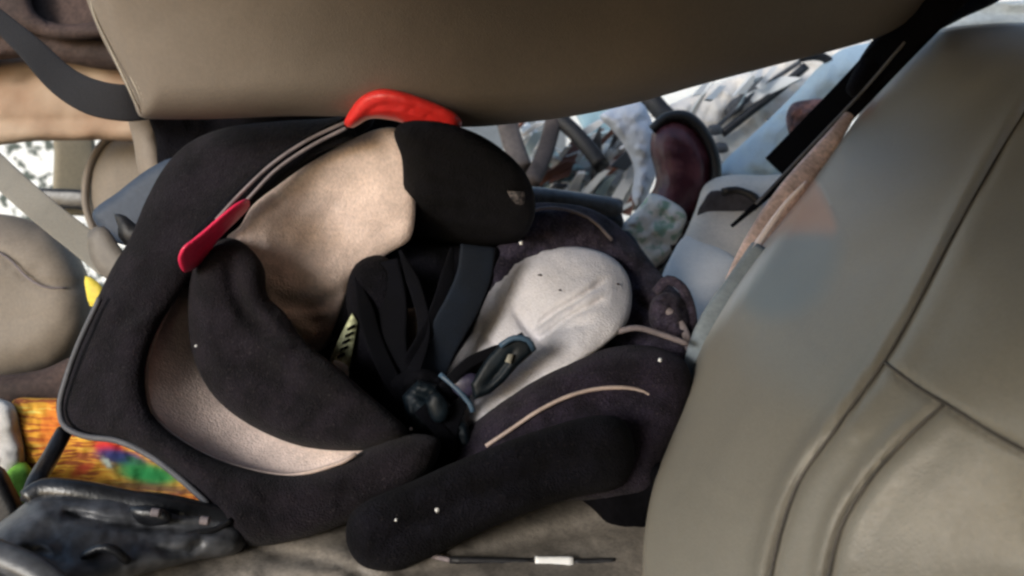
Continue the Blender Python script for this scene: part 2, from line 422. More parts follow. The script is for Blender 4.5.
pillow('backrest', [(1130, 20), (1040, 22), (985, 24), (938, 30), (905, 50), (880, 84), (850, 128), (812, 182), (776, 228), (742, 272), (712, 316), (697, 352),
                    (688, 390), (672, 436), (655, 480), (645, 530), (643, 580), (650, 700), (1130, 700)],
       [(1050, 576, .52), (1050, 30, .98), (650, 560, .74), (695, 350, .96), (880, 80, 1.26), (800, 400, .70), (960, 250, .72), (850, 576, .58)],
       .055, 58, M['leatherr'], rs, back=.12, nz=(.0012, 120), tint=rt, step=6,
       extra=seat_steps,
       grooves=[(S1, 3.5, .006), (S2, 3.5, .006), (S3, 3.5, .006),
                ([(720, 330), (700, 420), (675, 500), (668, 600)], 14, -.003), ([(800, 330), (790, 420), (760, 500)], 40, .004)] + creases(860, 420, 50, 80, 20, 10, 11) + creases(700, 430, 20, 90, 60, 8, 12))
for ln in (S1, S2, S3):
    c = catmull(ln, False, 8); dd = tps(RD)(c[:, 0], c[:, 1]) - .055 + .0005 - seat_steps(c[:, 0], c[:, 1])
    sweep('seam', [(a, b, d) for (a, b), d in zip(c, dd)], .0012, .0012, M['seam'], rs, seg=6)
sweep('edge_trim', [(864, 92, 1.23), (842, 126, 1.20), (816, 160, 1.17), (790, 192, 1.13), (768, 222, 1.10), (744, 258, 1.06), (722, 296, 1.02)], .0155, .006,
      mat('worn_pink_trim', (.62, .46, .40), .6, .25, 20, .1, 300), rs, ex=2.5, taper=lambda s: .08 + 1.0 * math.sin(math.pi * min(.93, s * .9 + .04)))
sweep('edge_piping', [(806, 182, 1.075), (784, 206, 1.06), (760, 240, 1.035), (740, 268, 1.01), (712, 306, .975)], .0042, .004, mat('pinkish_white_piping', (.80, .70, .68), .5, .08, 20, .1, 300), rs, taper=lambda s: .5 + .6 * math.sin(math.pi * s))
sweep('edge_trim', [(760, 248, 1.03), (738, 280, 1.0), (714, 314, .965), (700, 344, .945), (690, 384, .93)], .0125, .006,
      mat('pale_blue_trim', (.24, .28, .31), .5, .12, 20, .1, 300), rs)

# ------------------------------------------------ left: other tan seat
ls = empty('padded_car_seat', 30, 400, 1.2, 'rounded tan seat bulging in from the left edge below the grey belt', 'car seat')
pillow('seat_pad', [(-60, 215), (0, 214), (30, 220), (58, 232), (78, 254), (92, 290), (92, 325), (78, 352), (55, 370), (25, 380), (-10, 392), (-60, 400)],
       1.20, .06, 44, M['leatherd'], ls, back=.15, nz=(.004, 70),
       grooves=[([(-20, 244), (8, 258), (28, 278), (45, 287), (66, 288), (95, 284)], 3, .006)])
sweep('seam', [(-20, 244, 1.142), (8, 258, 1.138), (28, 278, 1.136), (45, 287, 1.138), (66, 288, 1.146)], .0015, .0015, M['piping'], ls, seg=6)

hr = empty('headrest', 110, 215, 1.55, 'round tan headrest with a raised rim standing in the bright left window', 'headrest')
pillow('cushion', [(92, 215), (88, 190), (92, 162), (104, 142), (122, 130), (150, 128), (165, 150), (160, 200), (130, 235), (104, 236)], 1.55, .06, 26, M['leatherd'], hr, back=.08)
sweep('rim', [(96, 236, 1.52), (86, 205, 1.52), (88, 172, 1.52), (99, 148, 1.52), (116, 133, 1.52), (138, 126, 1.52)], .007, .008, M['leather'], hr)

o = sweep('window_post', [(70, 110, 1.75), (75, 150, 1.75), (74, 186, 1.75), (74, 215, 1.75)], .040, .02, mat('tan_post_trim', (.26, .23, .17), .7, .1, 10, .2, 300), ex=5, seg=20)
tag(o, 'wide tan window post between the bright gaps at left', 'window post')
o = sweep('window_rail', [(44, 198, 1.70), (66, 199, 1.70), (92, 200, 1.70)], .021, .02, M['plastic'], ex=5, seg=20)
tag(o, 'short dark rail crossing the bright left window', 'rail')
o = pillow('seat_post', [(128, 105), (158, 108), (160, 140), (166, 170), (152, 186), (140, 176), (134, 145)], 1.06, .02, 10, M['leather'])
tag(o, 'narrow tan upright beside the corner of the leaning seat back', 'post')
o = pillow('shell_flap', [(92, 214), (118, 192), (150, 168), (178, 158), (190, 185), (168, 215), (138, 245), (112, 240)], 1.02, .01, 6, M['bluegrey'])
tag(o, 'blue grey triangular plastic flap behind the dark child seat', 'plastic flap')
o = pillow('buckle_stub', [(114, 214), (126, 216), (138, 226), (150, 228), (150, 244), (128, 246), (118, 236), (118, 226)], .98, .012, 6, M['rubber'])
tag(o, 'small black plastic stub poking from behind the child seat', 'plastic clip')

# grey belt
sb = empty('seat_belt', 110, 270, 1.0, 'flat pale grey seat belt crossing the left window diagonally', 'seat belt')
sweep('webbing', [(-40, 132, 1.08), (0, 172, 1.05), (40, 208, 1.02), (80, 240, 1.0), (112, 266, .98)], .0175, .002, M['beltg'], sb, ex=6, seg=20)
pillow('belt_tongue', [(88, 232), (104, 226), (118, 244), (128, 262), (124, 284), (108, 280), (92, 262)], .965, .008, 6, mat('grey_belt_plastic', (.15, .135, .12), .5, .1, 20, .1, 200), sb)

# brown door trim with dark top band
dp = empty('door_panel', 50, 140, 1.35, 'brown and orange door trim panel at the upper left behind a dark strap', 'door panel')
pillow('panel', [(-80, 50), (0, 54), (60, 56), (120, 62), (150, 70), (160, 100), (160, 138), (100, 140), (40, 141), (-80, 144)], 1.40, .03, 16, M['door'], dp, back=.04, nz=(.006, 40),
       grooves=[([(-80, 125), (60, 122), (160, 120)], 5, .008), ([(10, 84), (40, 76), (70, 72)], 4, .012)])
pillow('upper_trim', [(-80, -120), (130, -120), (150, 40), (150, 66), (110, 70), (60, 62), (20, 58), (-80, 62)], 1.33, .03, 14, M['doord'], dp, back=.04, nz=(.006, 40))
pillow('ledge', [(-80, -60), (20, -60), (34, 10), (60, 24), (110, 22), (120, 34), (60, 40), (20, 30), (-80, 20)], 1.28, .02, 10, M['doord'], dp)
o = sweep('fabric_strap', [(-60, -34, 1.05), (-10, 12, 1.03), (30, 48, 1.0), (62, 80, .98), (92, 97, .96), (125, 103, .95), (150, 100, .96)], .0195, .003, M['slate'], ex=5, seg=20,
          taper=lambda s: .35 + .75 * min(1, s * 1.3))
tag(o, 'dark slate fabric strap sagging in front of the brown door trim', 'strap')

# pale wall outside
o = slab('wall', -3.2, -.65, 3.2, 3.35, -.2, 2.2, M['wallw']); tag(o, 'bright white speckled wall seen through the left window', 'wall')

# ------------------------------------------------ cloth bundle at lower left
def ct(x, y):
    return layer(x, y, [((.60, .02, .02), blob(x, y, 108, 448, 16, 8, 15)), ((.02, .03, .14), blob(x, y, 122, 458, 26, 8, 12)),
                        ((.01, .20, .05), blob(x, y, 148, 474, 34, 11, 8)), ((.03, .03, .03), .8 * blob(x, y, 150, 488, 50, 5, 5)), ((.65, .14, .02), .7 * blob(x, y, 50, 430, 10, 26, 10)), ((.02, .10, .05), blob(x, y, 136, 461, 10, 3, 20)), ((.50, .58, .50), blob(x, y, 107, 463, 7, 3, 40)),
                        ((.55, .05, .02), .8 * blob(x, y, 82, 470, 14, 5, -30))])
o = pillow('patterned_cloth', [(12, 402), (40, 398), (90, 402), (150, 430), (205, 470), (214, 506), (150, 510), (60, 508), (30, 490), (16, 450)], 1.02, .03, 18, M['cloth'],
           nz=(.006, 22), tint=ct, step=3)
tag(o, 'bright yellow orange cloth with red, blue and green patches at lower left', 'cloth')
o = pillow('white_cloth', [(-50, 400), (10, 402), (22, 430), (26, 470), (14, 480), (-50, 476)], 1.0, .03, 16, mat('grey_white_cloth', (.5, .49, .48), .9, .1, 20, .3, 300), nz=(.01, 20))
tag(o, 'greyish white crumpled cloth at the left edge beside the yellow cloth', 'cloth')
o = pillow('lime_bag', [(8, 470), (26, 462), (34, 478), (32, 506), (10, 510), (2, 490)], .98, .02, 8, M['lime'], nz=(.006, 12))
tag(o, 'small lime green bag below the white cloth', 'bag')
o = pillow('yellow_tag', [(85, 276), (98, 282), (106, 296), (98, 306), (90, 306), (86, 292)], 1.04, .004, 3, M['yellow'])
tag(o, 'small yellow tag between the tan seat and the child seat', 'tag')
o = pillow('dark_bag', [(-50, 470), (0, 466), (14, 486), (28, 520), (20, 545), (-50, 560)], .90, .03, 18, M['rubber'])
tag(o, 'black bag in the bottom left corner behind the plastic rail', 'bag')
o = pillow('shadow_box', [(-60, 385), (40, 370), (95, 350), (110, 380), (80, 410), (30, 408), (-60, 420)], 1.10, .03, 14, M['doord'])  # solid dark block in place of the shade below the tan seat
o.name = 'shadow_block'; tag(o, 'dark brown block standing in for the shadow under the tan seat', 'cushion')  # no real cushion, only the dark block in place of shade

# ------------------------------------------------ black plastic rail lower left
pr = empty('plastic_base', 100, 560, .74, 'scuffed glossy black plastic base with a strut at the bottom left corner', 'seat base')
pillow('base_body', [(-60, 560), (-20, 536), (10, 515), (36, 496), (70, 490), (120, 490), (170, 494), (220, 508), (250, 528), (240, 552), (200, 560), (150, 572), (80, 590), (-60, 620)],
       [(0, 560, .70), (240, 530, .80), (100, 500, .78), (60, 600, .68)], .028, 22, M['plasticg'], pr, back=.03, nz=(.004, 50), step=4,
       grooves=[([(60, 513), (120, 524), (180, 528), (225, 530)], 4, .012), ([(0, 570), (30, 552), (60, 560)], 5, .012), ([(150, 548), (185, 552), (205, 540)], 4, .01)])
sweep('rail', [(28, 500, .76), (44, 490, .765), (80, 492, .765), (130, 502, .77), (180, 510, .775), (235, 520, .79)], .011, .010, M['plastic'], pr, ex=2.5)
sweep('strut', [(64, 432, .87), (50, 458, .83), (36, 482, .78), (30, 500, .765)], .0085, .007, M['plastic'], pr, ex=2.5)
sweep('lever', [(-20, 548, .665), (10, 560, .66), (36, 572, .655), (60, 590, .65)], .012, .009, M['plasticg'], pr)
for (a, b) in ((118, 540), (46, 562), (205, 520), (156, 512)):
    sweep('screw', [(a - 4, b, .735), (a + 4, b + 1, .735)], .004, .004, M['piping'], pr, seg=8)
sweep('latch', [(84, 556, .70), (100, 548, .70), (114, 550, .70), (126, 560, .71)], .004, .006, M['plastic'], pr)
for k in range(5):
    sweep('rib', [(66 + k * 13, 532 + k * 1.5, .738), (74 + k * 13, 541 + k * 1.5, .735)], .0025, .004, M['plastic'], pr, seg=8)
sweep('cable', [(232, 520, .775), (214, 530, .765), (190, 534, .755), (168, 544, .745), (150, 560, .735)], .003, .003, M['rubber'], pr, seg=8)
pillow('bracket', [(128, 508), (152, 506), (172, 514), (168, 524), (140, 524)], .752, .008, 6, M['plastic'], pr)

# ============================================================ CHILD SEAT
cs = empty('child_car_seat', 380, 560, .85, 'black and beige child car seat with red levers lying tipped on its side', 'child car seat')
# closed backing so nothing shows through
pillow('seat_shell', [(160, 200), (230, 135), (380, 128), (490, 150), (520, 218), (600, 240), (670, 290), (690, 380), (650, 500), (520, 520), (360, 520), (230, 500), (140, 430), (120, 330)],
       [(150, 300, 1.02), (400, 130, 1.05), (400, 300, 1.10), (690, 400, 1.08), (400, 520, .92), (560, 250, 1.14), (660, 300, 1.16)], .01, 20, M['shellp'], cs, back=.06)
pillow('rear_cover', [(150, 112), (200, 100), (300, 98), (410, 100), (470, 112), (440, 132), (380, 140), (300, 136), (240, 150), (200, 175), (168, 190), (158, 168), (156, 140)], 1.04, .01, 8, M['darkb'], cs, nz=(.004, 14))
# big wrap round cover: a C shaped padded ring
pillow('wing_cover', [(56, 408), (62, 380), (76, 345), (94, 305), (112, 268), (130, 238), (146, 200), (166, 165), (190, 142), (225, 128), (270, 122), (330, 118), (372, 112),
                      (372, 126), (338, 146), (300, 168), (262, 196), (236, 222), (208, 256), (186, 286), (164, 318), (148, 356), (146, 388), (154, 416),
                      (184, 442), (230, 464), (288, 475), (338, 464), (372, 446), (410, 434), (440, 440), (432, 468), (398, 498), (350, 522), (296, 540), (250, 546),
                      (228, 532), (208, 506), (180, 480), (150, 458), (116, 442), (78, 436), (62, 424)],
       [(60, 410, .90), (110, 300, .93), (150, 200, .98), (230, 130, 1.0), (360, 118, .93), (150, 440, .84), (290, 510, .80), (430, 450, .82)],
       .030, 26, M['dark'], cs, back=.05, nz=(.0022, 45), step=4,
       grooves=creases(110, 360, 30, 80, -60, 10, 5) + creases(280, 500, 110, 20, 0, 12, 6) + creases(230, 160, 60, 20, -30, 8, 7) + [([(104, 330), (160, 300), (190, 270)], 10, .003), ([(180, 470), (250, 505), (330, 500), (400, 468)], 9, .003)])
# grey beading round the outer edge
sweep('edge_piping', [(100, 298, .90), (78, 346, .885), (66, 380, .875), (60, 405, .87), (64, 425, .86), (84, 436, .85), (118, 441, .835), (150, 456, .82), (182, 480, .80), (208, 504, .785)], .0032, .0032, M['pipingd'], cs, seg=8)
sweep('edge_piping', [(187, 280, .925), (166, 314, .905), (150, 352, .885), (146, 388, .865), (156, 418, .85), (186, 443, .835), (232, 465, .82), (290, 475, .81), (340, 463, .80), (356, 454, .80)], .0022, .0022, M['pipingb'], cs, seg=8)
# lower beige crescent
pillow('lower_insert', [(196, 262), (176, 286), (158, 318), (140, 356), (136, 390), (146, 424), (180, 452), (230, 474), (290, 484), (350, 470), (372, 440), (300, 420), (240, 395), (205, 350), (200, 300)],
       [(180, 290, .95), (150, 380, .885), (290, 478, .835), (260, 420, .91), (350, 450, .845), (210, 350, .97)], .012, 14, M['beige'], cs, nz=(.002, 40))
# upper beige insert (concave)
pillow('upper_insert', [(226, 240), (240, 226), (252, 206), (277, 186), (308, 164), (345, 143), (378, 129), (400, 130), (412, 160), (412, 235), (385, 256), (352, 282), (342, 310), (336, 332), (318, 352), (296, 340), (270, 320), (250, 280)],
       [(240, 220, .93), (380, 128, .90), (405, 200, .93), (320, 220, .975), (320, 330, 1.0), (270, 300, .96), (370, 260, .99)], .012, 16, M['beige'], cs, nz=(.003, 40), step=4,
       grooves=[([(270, 296), (300, 306), (330, 300), (350, 282)], 7, .008), ([(300, 320), (325, 322)], 5, .006), ([(330, 150), (372, 200), (400, 236)], 16, .003)])
# head bolster
hb = pillow('head_bolster', [(394, 132), (404, 122), (440, 122), (478, 134), (508, 154), (526, 174), (535, 198), (533, 222), (520, 240), (490, 246), (440, 246), (402, 242), (403, 200), (402, 160)],
       [(400, 180, .90), (460, 180, .86), (530, 200, .88)], .042, 26, M['darkb'], cs, back=.10, nz=(.003, 40), step=4)
pillow('badge', [(504, 176), (514, 174), (524, 190), (524, 204), (516, 204), (506, 190)], .824, .003, 4, mat('worn_grey_print', (.10, .085, .085), .6, 0, 180, .1, 300, col2=(.02, .018, .02), lo=.45, hi=.55), hb)
# dark inner side bolster
pillow('inner_bolster', [(188, 292), (194, 262), (208, 244), (230, 238), (250, 248), (264, 268), (268, 296), (284, 312), (306, 342), (336, 366), (366, 392), (392, 414), (408, 432), (392, 444), (352, 452), (300, 446), (248, 424), (212, 394), (192, 352)],
       [(200, 260, .92), (200, 350, .91), (290, 420, .865), (400, 432, .83), (260, 300, .90)], .036, 26, M['dark'], cs, back=.06, nz=(.0022, 40), step=4,
       grooves=creases(260, 370, 60, 60, 40, 16, 8) + [([(228, 240), (236, 290), (250, 318), (290, 346)], 9, .014), ([(262, 300), (290, 322), (300, 345)], 6, .008), ([(232, 345), (290, 385), (350, 410), (400, 425)], 10, .007)])
# inside: deeper black padding, side pocket and gap lining
pillow('inner_padding', [(344, 300), (352, 270), (372, 254), (400, 246), (470, 246), (500, 250), (490, 290), (470, 330), (450, 370), (450, 420), (440, 470), (400, 480), (350, 420), (336, 370), (330, 345)],
       [(350, 280, 1.0), (480, 260, 1.04), (440, 440, .96), (380, 360, 1.0)], .02, 26, M['darkb'], cs, nz=(.006, 30))
pillow('chest_pad', [(346, 292), (356, 264), (380, 255), (398, 270), (396, 320), (388, 380), (372, 402), (352, 380), (352, 340)], .955, .022, 18, M['darkb'], cs)
pillow('lining_patch', [(392, 318), (404, 308), (432, 312), (438, 330), (420, 350), (414, 372), (398, 372), (392, 345)], .965, .01, 8, M['leatherd'], cs)
# harness
sweep('harness_strap', [(478, 246, .955), (474, 275, .955), (462, 305, .95), (445, 335, .94), (432, 362, .93), (425, 392, .915)], .0215, .003, M['strapb'], cs, ex=4, seg=16, roll=.3)
sweep('harness_strap', [(384, 262, .94), (392, 300, .935), (392, 345, .925), (398, 385, .91), (415, 425, .90)], .018, .003, M['strap'], cs, ex=4, seg=16, roll=-.3)
sweep('harness_strap', [(528, 342, .885), (505, 354, .89), (480, 368, .89), (456, 384, .885), (436, 404, .88)], .014, .003, M['strap'], cs, ex=4, seg=16, roll=.5)
bk = pillow('buckle', [(402, 396), (418, 380), (436, 384), (450, 404), (468, 424), (476, 448), (460, 468), (440, 466), (428, 446), (408, 430)], .88, .016, 7, M['teal'], cs, nz=(.003, 9), step=2.5, sharp=True, grooves=[([(410, 392), (430, 400), (446, 420), (462, 452)], 2.5, .006), ([(424, 440), (440, 430), (462, 424)], 2.5, .006)])
pillow('buckle_web', [(388, 384), (404, 372), (430, 370), (446, 386), (440, 402), (416, 410), (398, 404)], .905, .012, 6, M['strap'], cs, nz=(.006, 10), step=3)
sweep('buckle_web', [(420, 408, .862), (436, 426, .858), (452, 446, .858), (458, 470, .862)], .008, .002, M['strap'], cs, ex=4, roll=.4)
pillow('release_button', [(426, 398), (438, 392), (448, 404), (446, 420), (434, 422)], .855, .006, 5, M['teal'], bk)
sweep('buckle_tongue', [(440, 374, .873), (456, 388, .868), (470, 404, .866), (473, 412, .866)], .003, .002, M['blueplastic'], cs, seg=8)
pillow('strap_adjuster', [(448, 380), (462, 374), (478, 374), (480, 386), (468, 398), (458, 396)], .872, .006, 5, mat('purple_plastic', (.025, .022, .045), .4, .2, 30, .1, 200), cs)
ad = pillow('chest_clip', [(486, 358), (500, 343), (520, 335), (534, 342), (532, 354), (518, 366), (504, 382), (490, 394), (474, 400), (470, 384)], .87, .009, 5, M['teal'], cs, step=2.5, sharp=True, grooves=[([(486, 386), (500, 370), (514, 350)], 2.5, .005)])
sweep('clip_edge', [(500, 346, .858), (514, 338, .856), (528, 340, .857), (534, 350, .862)], .0032, .003, M['blueplastic'], ad, seg=8)
pillow('clip_insert', [(505, 362), (508, 354), (514, 354), (511, 364)], .857, .002, 2, mat('dull_cream_plastic', (.22, .21, .17), .6, .2, 60, .1, 300), ad, sharp=True, step=2)
for pts, w_, rl in (([(356, 278, .94), (364, 304, .925), (374, 340, .92), (392, 380, .90), (408, 404, .89)], .010, .5),
                ([(400, 250, .93), (416, 290, .935), (424, 330, .93), (414, 372, .90)], .008, -.6),
                ([(452, 248, .95), (444, 290, .945), (428, 330, .93), (408, 366, .905)], .009, .7),
                ([(470, 392, .875), (456, 412, .868), (448, 440, .862), (440, 470, .865)], .009, .2),
                ([(512, 344, .872), (492, 352, .868), (470, 362, .865), (450, 380, .865)], .006, .3)):
    sweep('harness_strap', pts, w_, .002, M['strap'], cs, ex=4, seg=16, roll=rl * .5, taper=lambda s: min(1, .25 + 3 * s))
# warning label with unreadable rows
lb = pillow('warning_label', [(352, 313), (358, 322), (354, 345), (350, 366), (346, 384), (334, 372), (330, 360), (340, 336)], .935, .003, 3, M['labely'], cs, sharp=True, step=4)
for (x, y) in ((351, 329), (349, 336), (346, 343), (344, 350), (341, 357)):
    pillow('print_row', [(x - 4, y - 1), (x + 4, y - 5), (x + 4, y - 2), (x - 4, y + 2)], .930, .0006, 1, M['rubber'], lb, sharp=True, step=3)
pillow('label_tail', [(334, 360), (348, 366), (347, 384), (339, 378), (333, 368)], .929, .001, 2, M['white'], lb)
# seat part: rim fabric, pad and side
pillow('rim_cover', [(500, 240), (512, 216), (530, 204), (556, 203), (588, 208), (614, 222), (636, 244), (654, 266), (672, 286), (690, 305), (696, 335), (690, 362), (670, 382), (600, 372), (520, 350), (480, 300)],
       [(520, 220, 1.06), (600, 220, 1.08), (690, 310, 1.02), (680, 370, .95), (500, 300, 1.05)], .028, 22, M['purple'], cs, nz=(.007, 22), step=4,
       grooves=[([(632, 300), (660, 310), (690, 330)], 4, .006), ([(628, 322), (660, 336), (690, 340)], 4, .006)])
sweep('edge_piping', [(522, 214, 1.03), (545, 208, 1.04), (572, 211, 1.05), (594, 222, 1.05), (612, 240, 1.04)], .0022, .0022, M['piping'], cs, seg=8)
sp_ = pillow('seat_pad', [(420, 400), (436, 375), (452, 352), (466, 325), (478, 296), (492, 274), (515, 257), (545, 248), (580, 247), (610, 256), (627, 274), (632, 298), (626, 324), (606, 344), (580, 362), (545, 384), (505, 406), (470, 428), (440, 430)],
       [(440, 390, .99), (500, 270, 1.05), (580, 250, 1.03), (628, 300, .97), (560, 370, .90), (530, 325, .990), (470, 420, .91), (585, 300, .965)], .022, 24, M['cream'], cs, nz=(.003, 40), step=3,
       grooves=[([(532, 330), (552, 314), (575, 300), (606, 280)], 3.0, .013), ([(540, 338), (575, 314), (606, 298)], 3, .010), ([(512, 306), (530, 332), (552, 350)], 4.5, .013), ([(525, 345), (560, 330), (590, 322)], 3, .006), ([(450, 352), (478, 330), (512, 296)], 11, .007), ([(505, 400), (540, 372), (580, 345)], 9, .005),
                ([(462, 330), (485, 338), (500, 352)], 4, .006), ([(478, 372), (492, 362), (500, 348)], 4, .005)])
for (x, y, a) in ((560, 290, 0), (612, 292, 1), (604, 316, 2), (618, 284, 0), (540, 275, 1)):
    pillow('grime_spot', [(x - 2 - a, y), (x, y - 1), (x + 1, y - 1), (x + 2 + a, y + 1), (x, y + 1)], tps([(560, 290, .958), (612, 292, .962), (540, 275, .975), (604, 316, .935), (618, 284, .965)])(np.array([x]), np.array([y]))[0], .001, 1, M['doord'], sp_, step=2)
pillow('side_bolster', [(440, 470), (452, 440), (478, 418), (510, 396), (545, 374), (585, 355), (620, 346), (655, 347), (684, 360), (692, 385), (684, 420), (668, 455), (655, 492), (600, 500), (520, 500), (460, 500)],
       [(450, 450, .90), (560, 370, .90), (680, 370, .90), (660, 480, .85), (520, 480, .84)], .035, 30, M['plum'], cs, back=.06, nz=(.003, 30), step=4, grooves=creases(590, 400, 80, 30, -15, 14, 9))
sweep('edge_piping', [(486, 446, .84), (510, 430, .838), (540, 410, .84), (572, 395, .845), (605, 388, .85), (638, 390, .855), (662, 404, .855)], .0022, .0022, M['pipingb'], cs, seg=8)
pillow('base_bolster', [(346, 528), (352, 512), (372, 498), (410, 482), (450, 464), (500, 444), (545, 428), (592, 416), (618, 417), (630, 430), (634, 462), (622, 486), (570, 499), (520, 516), (470, 538), (425, 560), (392, 572), (362, 566), (348, 548)],
       [(350, 530, .75), (620, 440, .81), (480, 490, .77), (420, 560, .76), (610, 490, .81)], .032, 26, M['darkb'], cs, back=.05, nz=(.0018, 40), step=4,
       grooves=creases(480, 490, 120, 30, -22, 12, 3) + [([(380, 545), (440, 512), (520, 480), (600, 462)], 8, .006), ([(560, 492), (500, 512), (450, 538)], 3, -.003)])
pillow('skirt', [(556, 478), (620, 468), (668, 465), (660, 520), (652, 592), (638, 592), (622, 548), (596, 512)], .84, .02, 18, M['shellp'], cs)
# torn fittings at the seat corner
sweep('loop_strap', [(656, 292, .98), (668, 280, .97), (682, 288, .97), (690, 306, .97), (692, 326, .97), (686, 336, .97)], .006, .004, M['purple'], cs)
sweep('loop_strap', [(660, 306, .96), (674, 316, .955), (684, 330, .955), (690, 350, .95)], .005, .004, M['piping'], cs)
pillow('torn_patch', [(652, 300), (668, 292), (684, 300), (690, 322), (684, 345), (664, 342), (650, 324)], .975, .02, 12, M['purple'], cs, nz=(.014, 12), step=3)
sweep('torn_edge', [(610, 334, .925), (636, 328, .92), (660, 334, .92), (688, 344, .92)], .0035, .003, M['piping'], cs, seg=8)
# red levers and the twin rods
pillow('red_lever', [(344, 124), (350, 110), (362, 96), (380, 89), (400, 91), (430, 101), (454, 112), (462, 122), (458, 131), (446, 134), (420, 129), (395, 121), (370, 119), (352, 128)],
       [(344, 120, .80), (400, 100, .775), (460, 125, .79)], .016, 13, M['red'], cs, back=.012, step=3, nz=(.0008, 12), grooves=[([(366, 112), (384, 105), (412, 110), (448, 124)], 1.6, .003)])
pillow('red_lever', [(178, 260), (182, 248), (194, 238), (206, 228), (222, 214), (238, 202), (248, 199), (250, 206), (240, 218), (222, 236), (208, 254), (196, 268), (184, 272)],
       [(180, 265, .86), (248, 200, .875)], .014, 9, M['pink'], cs, back=.012, step=2.5, grooves=[([(196, 254), (214, 238), (234, 216)], 1.6, .003)])
for k in (0, 1):
    sweep('guide_rod', [(216 + k * 9, 220 + k * 4, .885), (240 + k * 8, 194 + k * 5, .89), (272 + k * 4, 164 + k * 6, .89), (308 + k * 3, 140 + k * 6, .88), (346, 122 + k * 6, .84)], .0020, .0020, M['piping'], cs, seg=8)
sweep('rod_channel', [(198, 244, .90), (240, 201, .905), (272, 172, .905), (310, 146, .895), (350, 128, .86)], .012, .006, M['darkb'], cs)

# glass crumbs lying on the seat
def crumb(px, py, d, r, label):
    p = P(px, py, d); v = []; 
    for a in range(6):
        t = a * math.pi / 3 + random.random() * .5
        v.append(p + r * np.array([math.cos(t), math.sin(t) * .5, math.sin(t) * .9]))
    v += [p + np.array([0, -r, .3 * r]), p + np.array([0, r, -.2 * r])]
    f = [(i, (i + 1) % 6, 6) for i in range(6)] + [((i + 1) % 6, i, 7) for i in range(6)]
    o = link('glass_crumb', v, f, M['white'], None, False); tag(o, label, 'glass crumb', 'broken glass crumbs on the child seat')
for (x, y, d, r, l) in ((437, 510, .733, .0021, 'white glass crumb on the middle of the lower black bolster'),
                        (396, 520, .722, .0013, 'tiny glass crumb at the lower left of the black bolster'),
                        (424, 500, .735, .0012, 'tiny glass crumb just above the brighter one on the bolster'),
                        (391, 465, .84, .0014, 'glass crumb on the dark cover left of the buckle'),
                        (411, 429, .855, .0024, 'bright glass crumb beside the harness buckle'),
                        (521, 243, .90, .0024, 'bright round glass crumb below the black head bolster'),
                        (660, 360, .862, .0024, 'glass crumb on the right end of the dark side bolster'),
                        (196, 346, .86, .0016, 'glass crumb in the dark fold beside the beige crescent')):
    crumb(x, y, d, r, l)

# ------------------------------------------------ pen on the bench
pe = empty('marker_pen', 530, 562, .76, 'thin black pen with a white label lying on the bench under the child seat', 'pen')
sweep('barrel', [(450, 560, .765), (535, 562, .765)], .0035, .0035, M['rubber'], pe, seg=10)
sweep('label_band', [(535, 562, .765), (573, 562, .765)], .0052, .0046, M['white'], pe, seg=14, ex=3)
sweep('cap', [(573, 562, .765), (615, 561, .765)], .0030, .0030, M['rubber'], pe, seg=10)
sweep('tip', [(432, 556, .768), (450, 560, .765)], .0024, .0024, M['piping'], pe, seg=8)
o = sweep('thin_cord', [(615, 561, .768), (600, 566, .765), (560, 571, .76), (500, 574, .755), (440, 580, .75)], .0022, .0022, M['rubber'], seg=8)
tag(o, 'thin black cord on the bench below the pen', 'cord')

# ============================================================ RIGHT BACKGROUND
cc = empty('centre_console', 700, 330, 1.2, 'pale cream console with a dark cup recess beside the right seat', 'console')
pillow('console_body', [(664, 316), (660, 292), (668, 262), (684, 236), (696, 208), (704, 186), (722, 176), (760, 175), (800, 178), (800, 220), (770, 280), (735, 340), (704, 366), (690, 340)],
       [(650, 340, 1.10), (700, 190, 1.36), (790, 190, 1.36), (720, 340, 1.10)], .03, 16, M['cream2'], cc, back=.1)
pillow('console_lid', [(664, 318), (658, 290), (670, 258), (686, 236), (712, 244), (736, 262), (718, 300), (704, 345), (690, 338)], [(650, 330, .99), (700, 245, 1.24), (725, 270, 1.17), (700, 340, .985)], .014, 14, M['console'], cc, back=.03)
pillow('cup_recess', [(697, 215), (704, 200), (711, 191), (730, 191), (750, 190), (762, 200), (756, 210), (742, 217), (720, 219)], 1.295, .002, 5, mat('dark_recess_plastic', (.045, .045, .06), .6, .2, 30, .1, 200), cc)
sweep('recess_rim', [(722, 192, 1.285), (736, 190, 1.285), (752, 196, 1.28), (758, 204, 1.28)], .006, .005, M['rubber'], cc)

tr = empty('steering_wheel', 680, 260, 1.4, 'curved maroon padded wheel rim with black edge and green smudges beside console', 'steering wheel')
pillow('rim_pad', [(650, 150), (654, 128), (672, 118), (692, 122), (708, 142), (716, 168), (712, 192), (700, 214), (686, 236), (666, 230), (646, 214), (648, 200), (656, 180)],
       1.45, .045, 22, M['maroon'], tr, back=.03)
sweep('outer_edge', [(652, 130, 1.44), (668, 117, 1.43), (688, 117, 1.42), (706, 136, 1.42), (716, 166, 1.42), (711, 196, 1.42), (698, 220, 1.41), (680, 246, 1.40), (662, 276, 1.38)], .0095, .018, M['rubber'], tr)
pillow('smudged_lower_cover', [(606, 240), (624, 222), (642, 204), (650, 194), (666, 198), (686, 214), (680, 240), (666, 262), (648, 270), (634, 250)], 1.395, .02, 10, M['green'], tr, nz=(.008, 14), step=3)
pillow('dark_gap', [(668, 224), (690, 222), (682, 246), (662, 280), (646, 280), (656, 256)], 1.40, .015, 8, M['doord'], tr, nz=(.008, 12), step=3)
sweep('cable', [(612, 236, 1.25), (626, 236, 1.24), (634, 248, 1.23), (644, 262, 1.22), (652, 272, 1.2)], .009, .008, M['rubber'], tr)

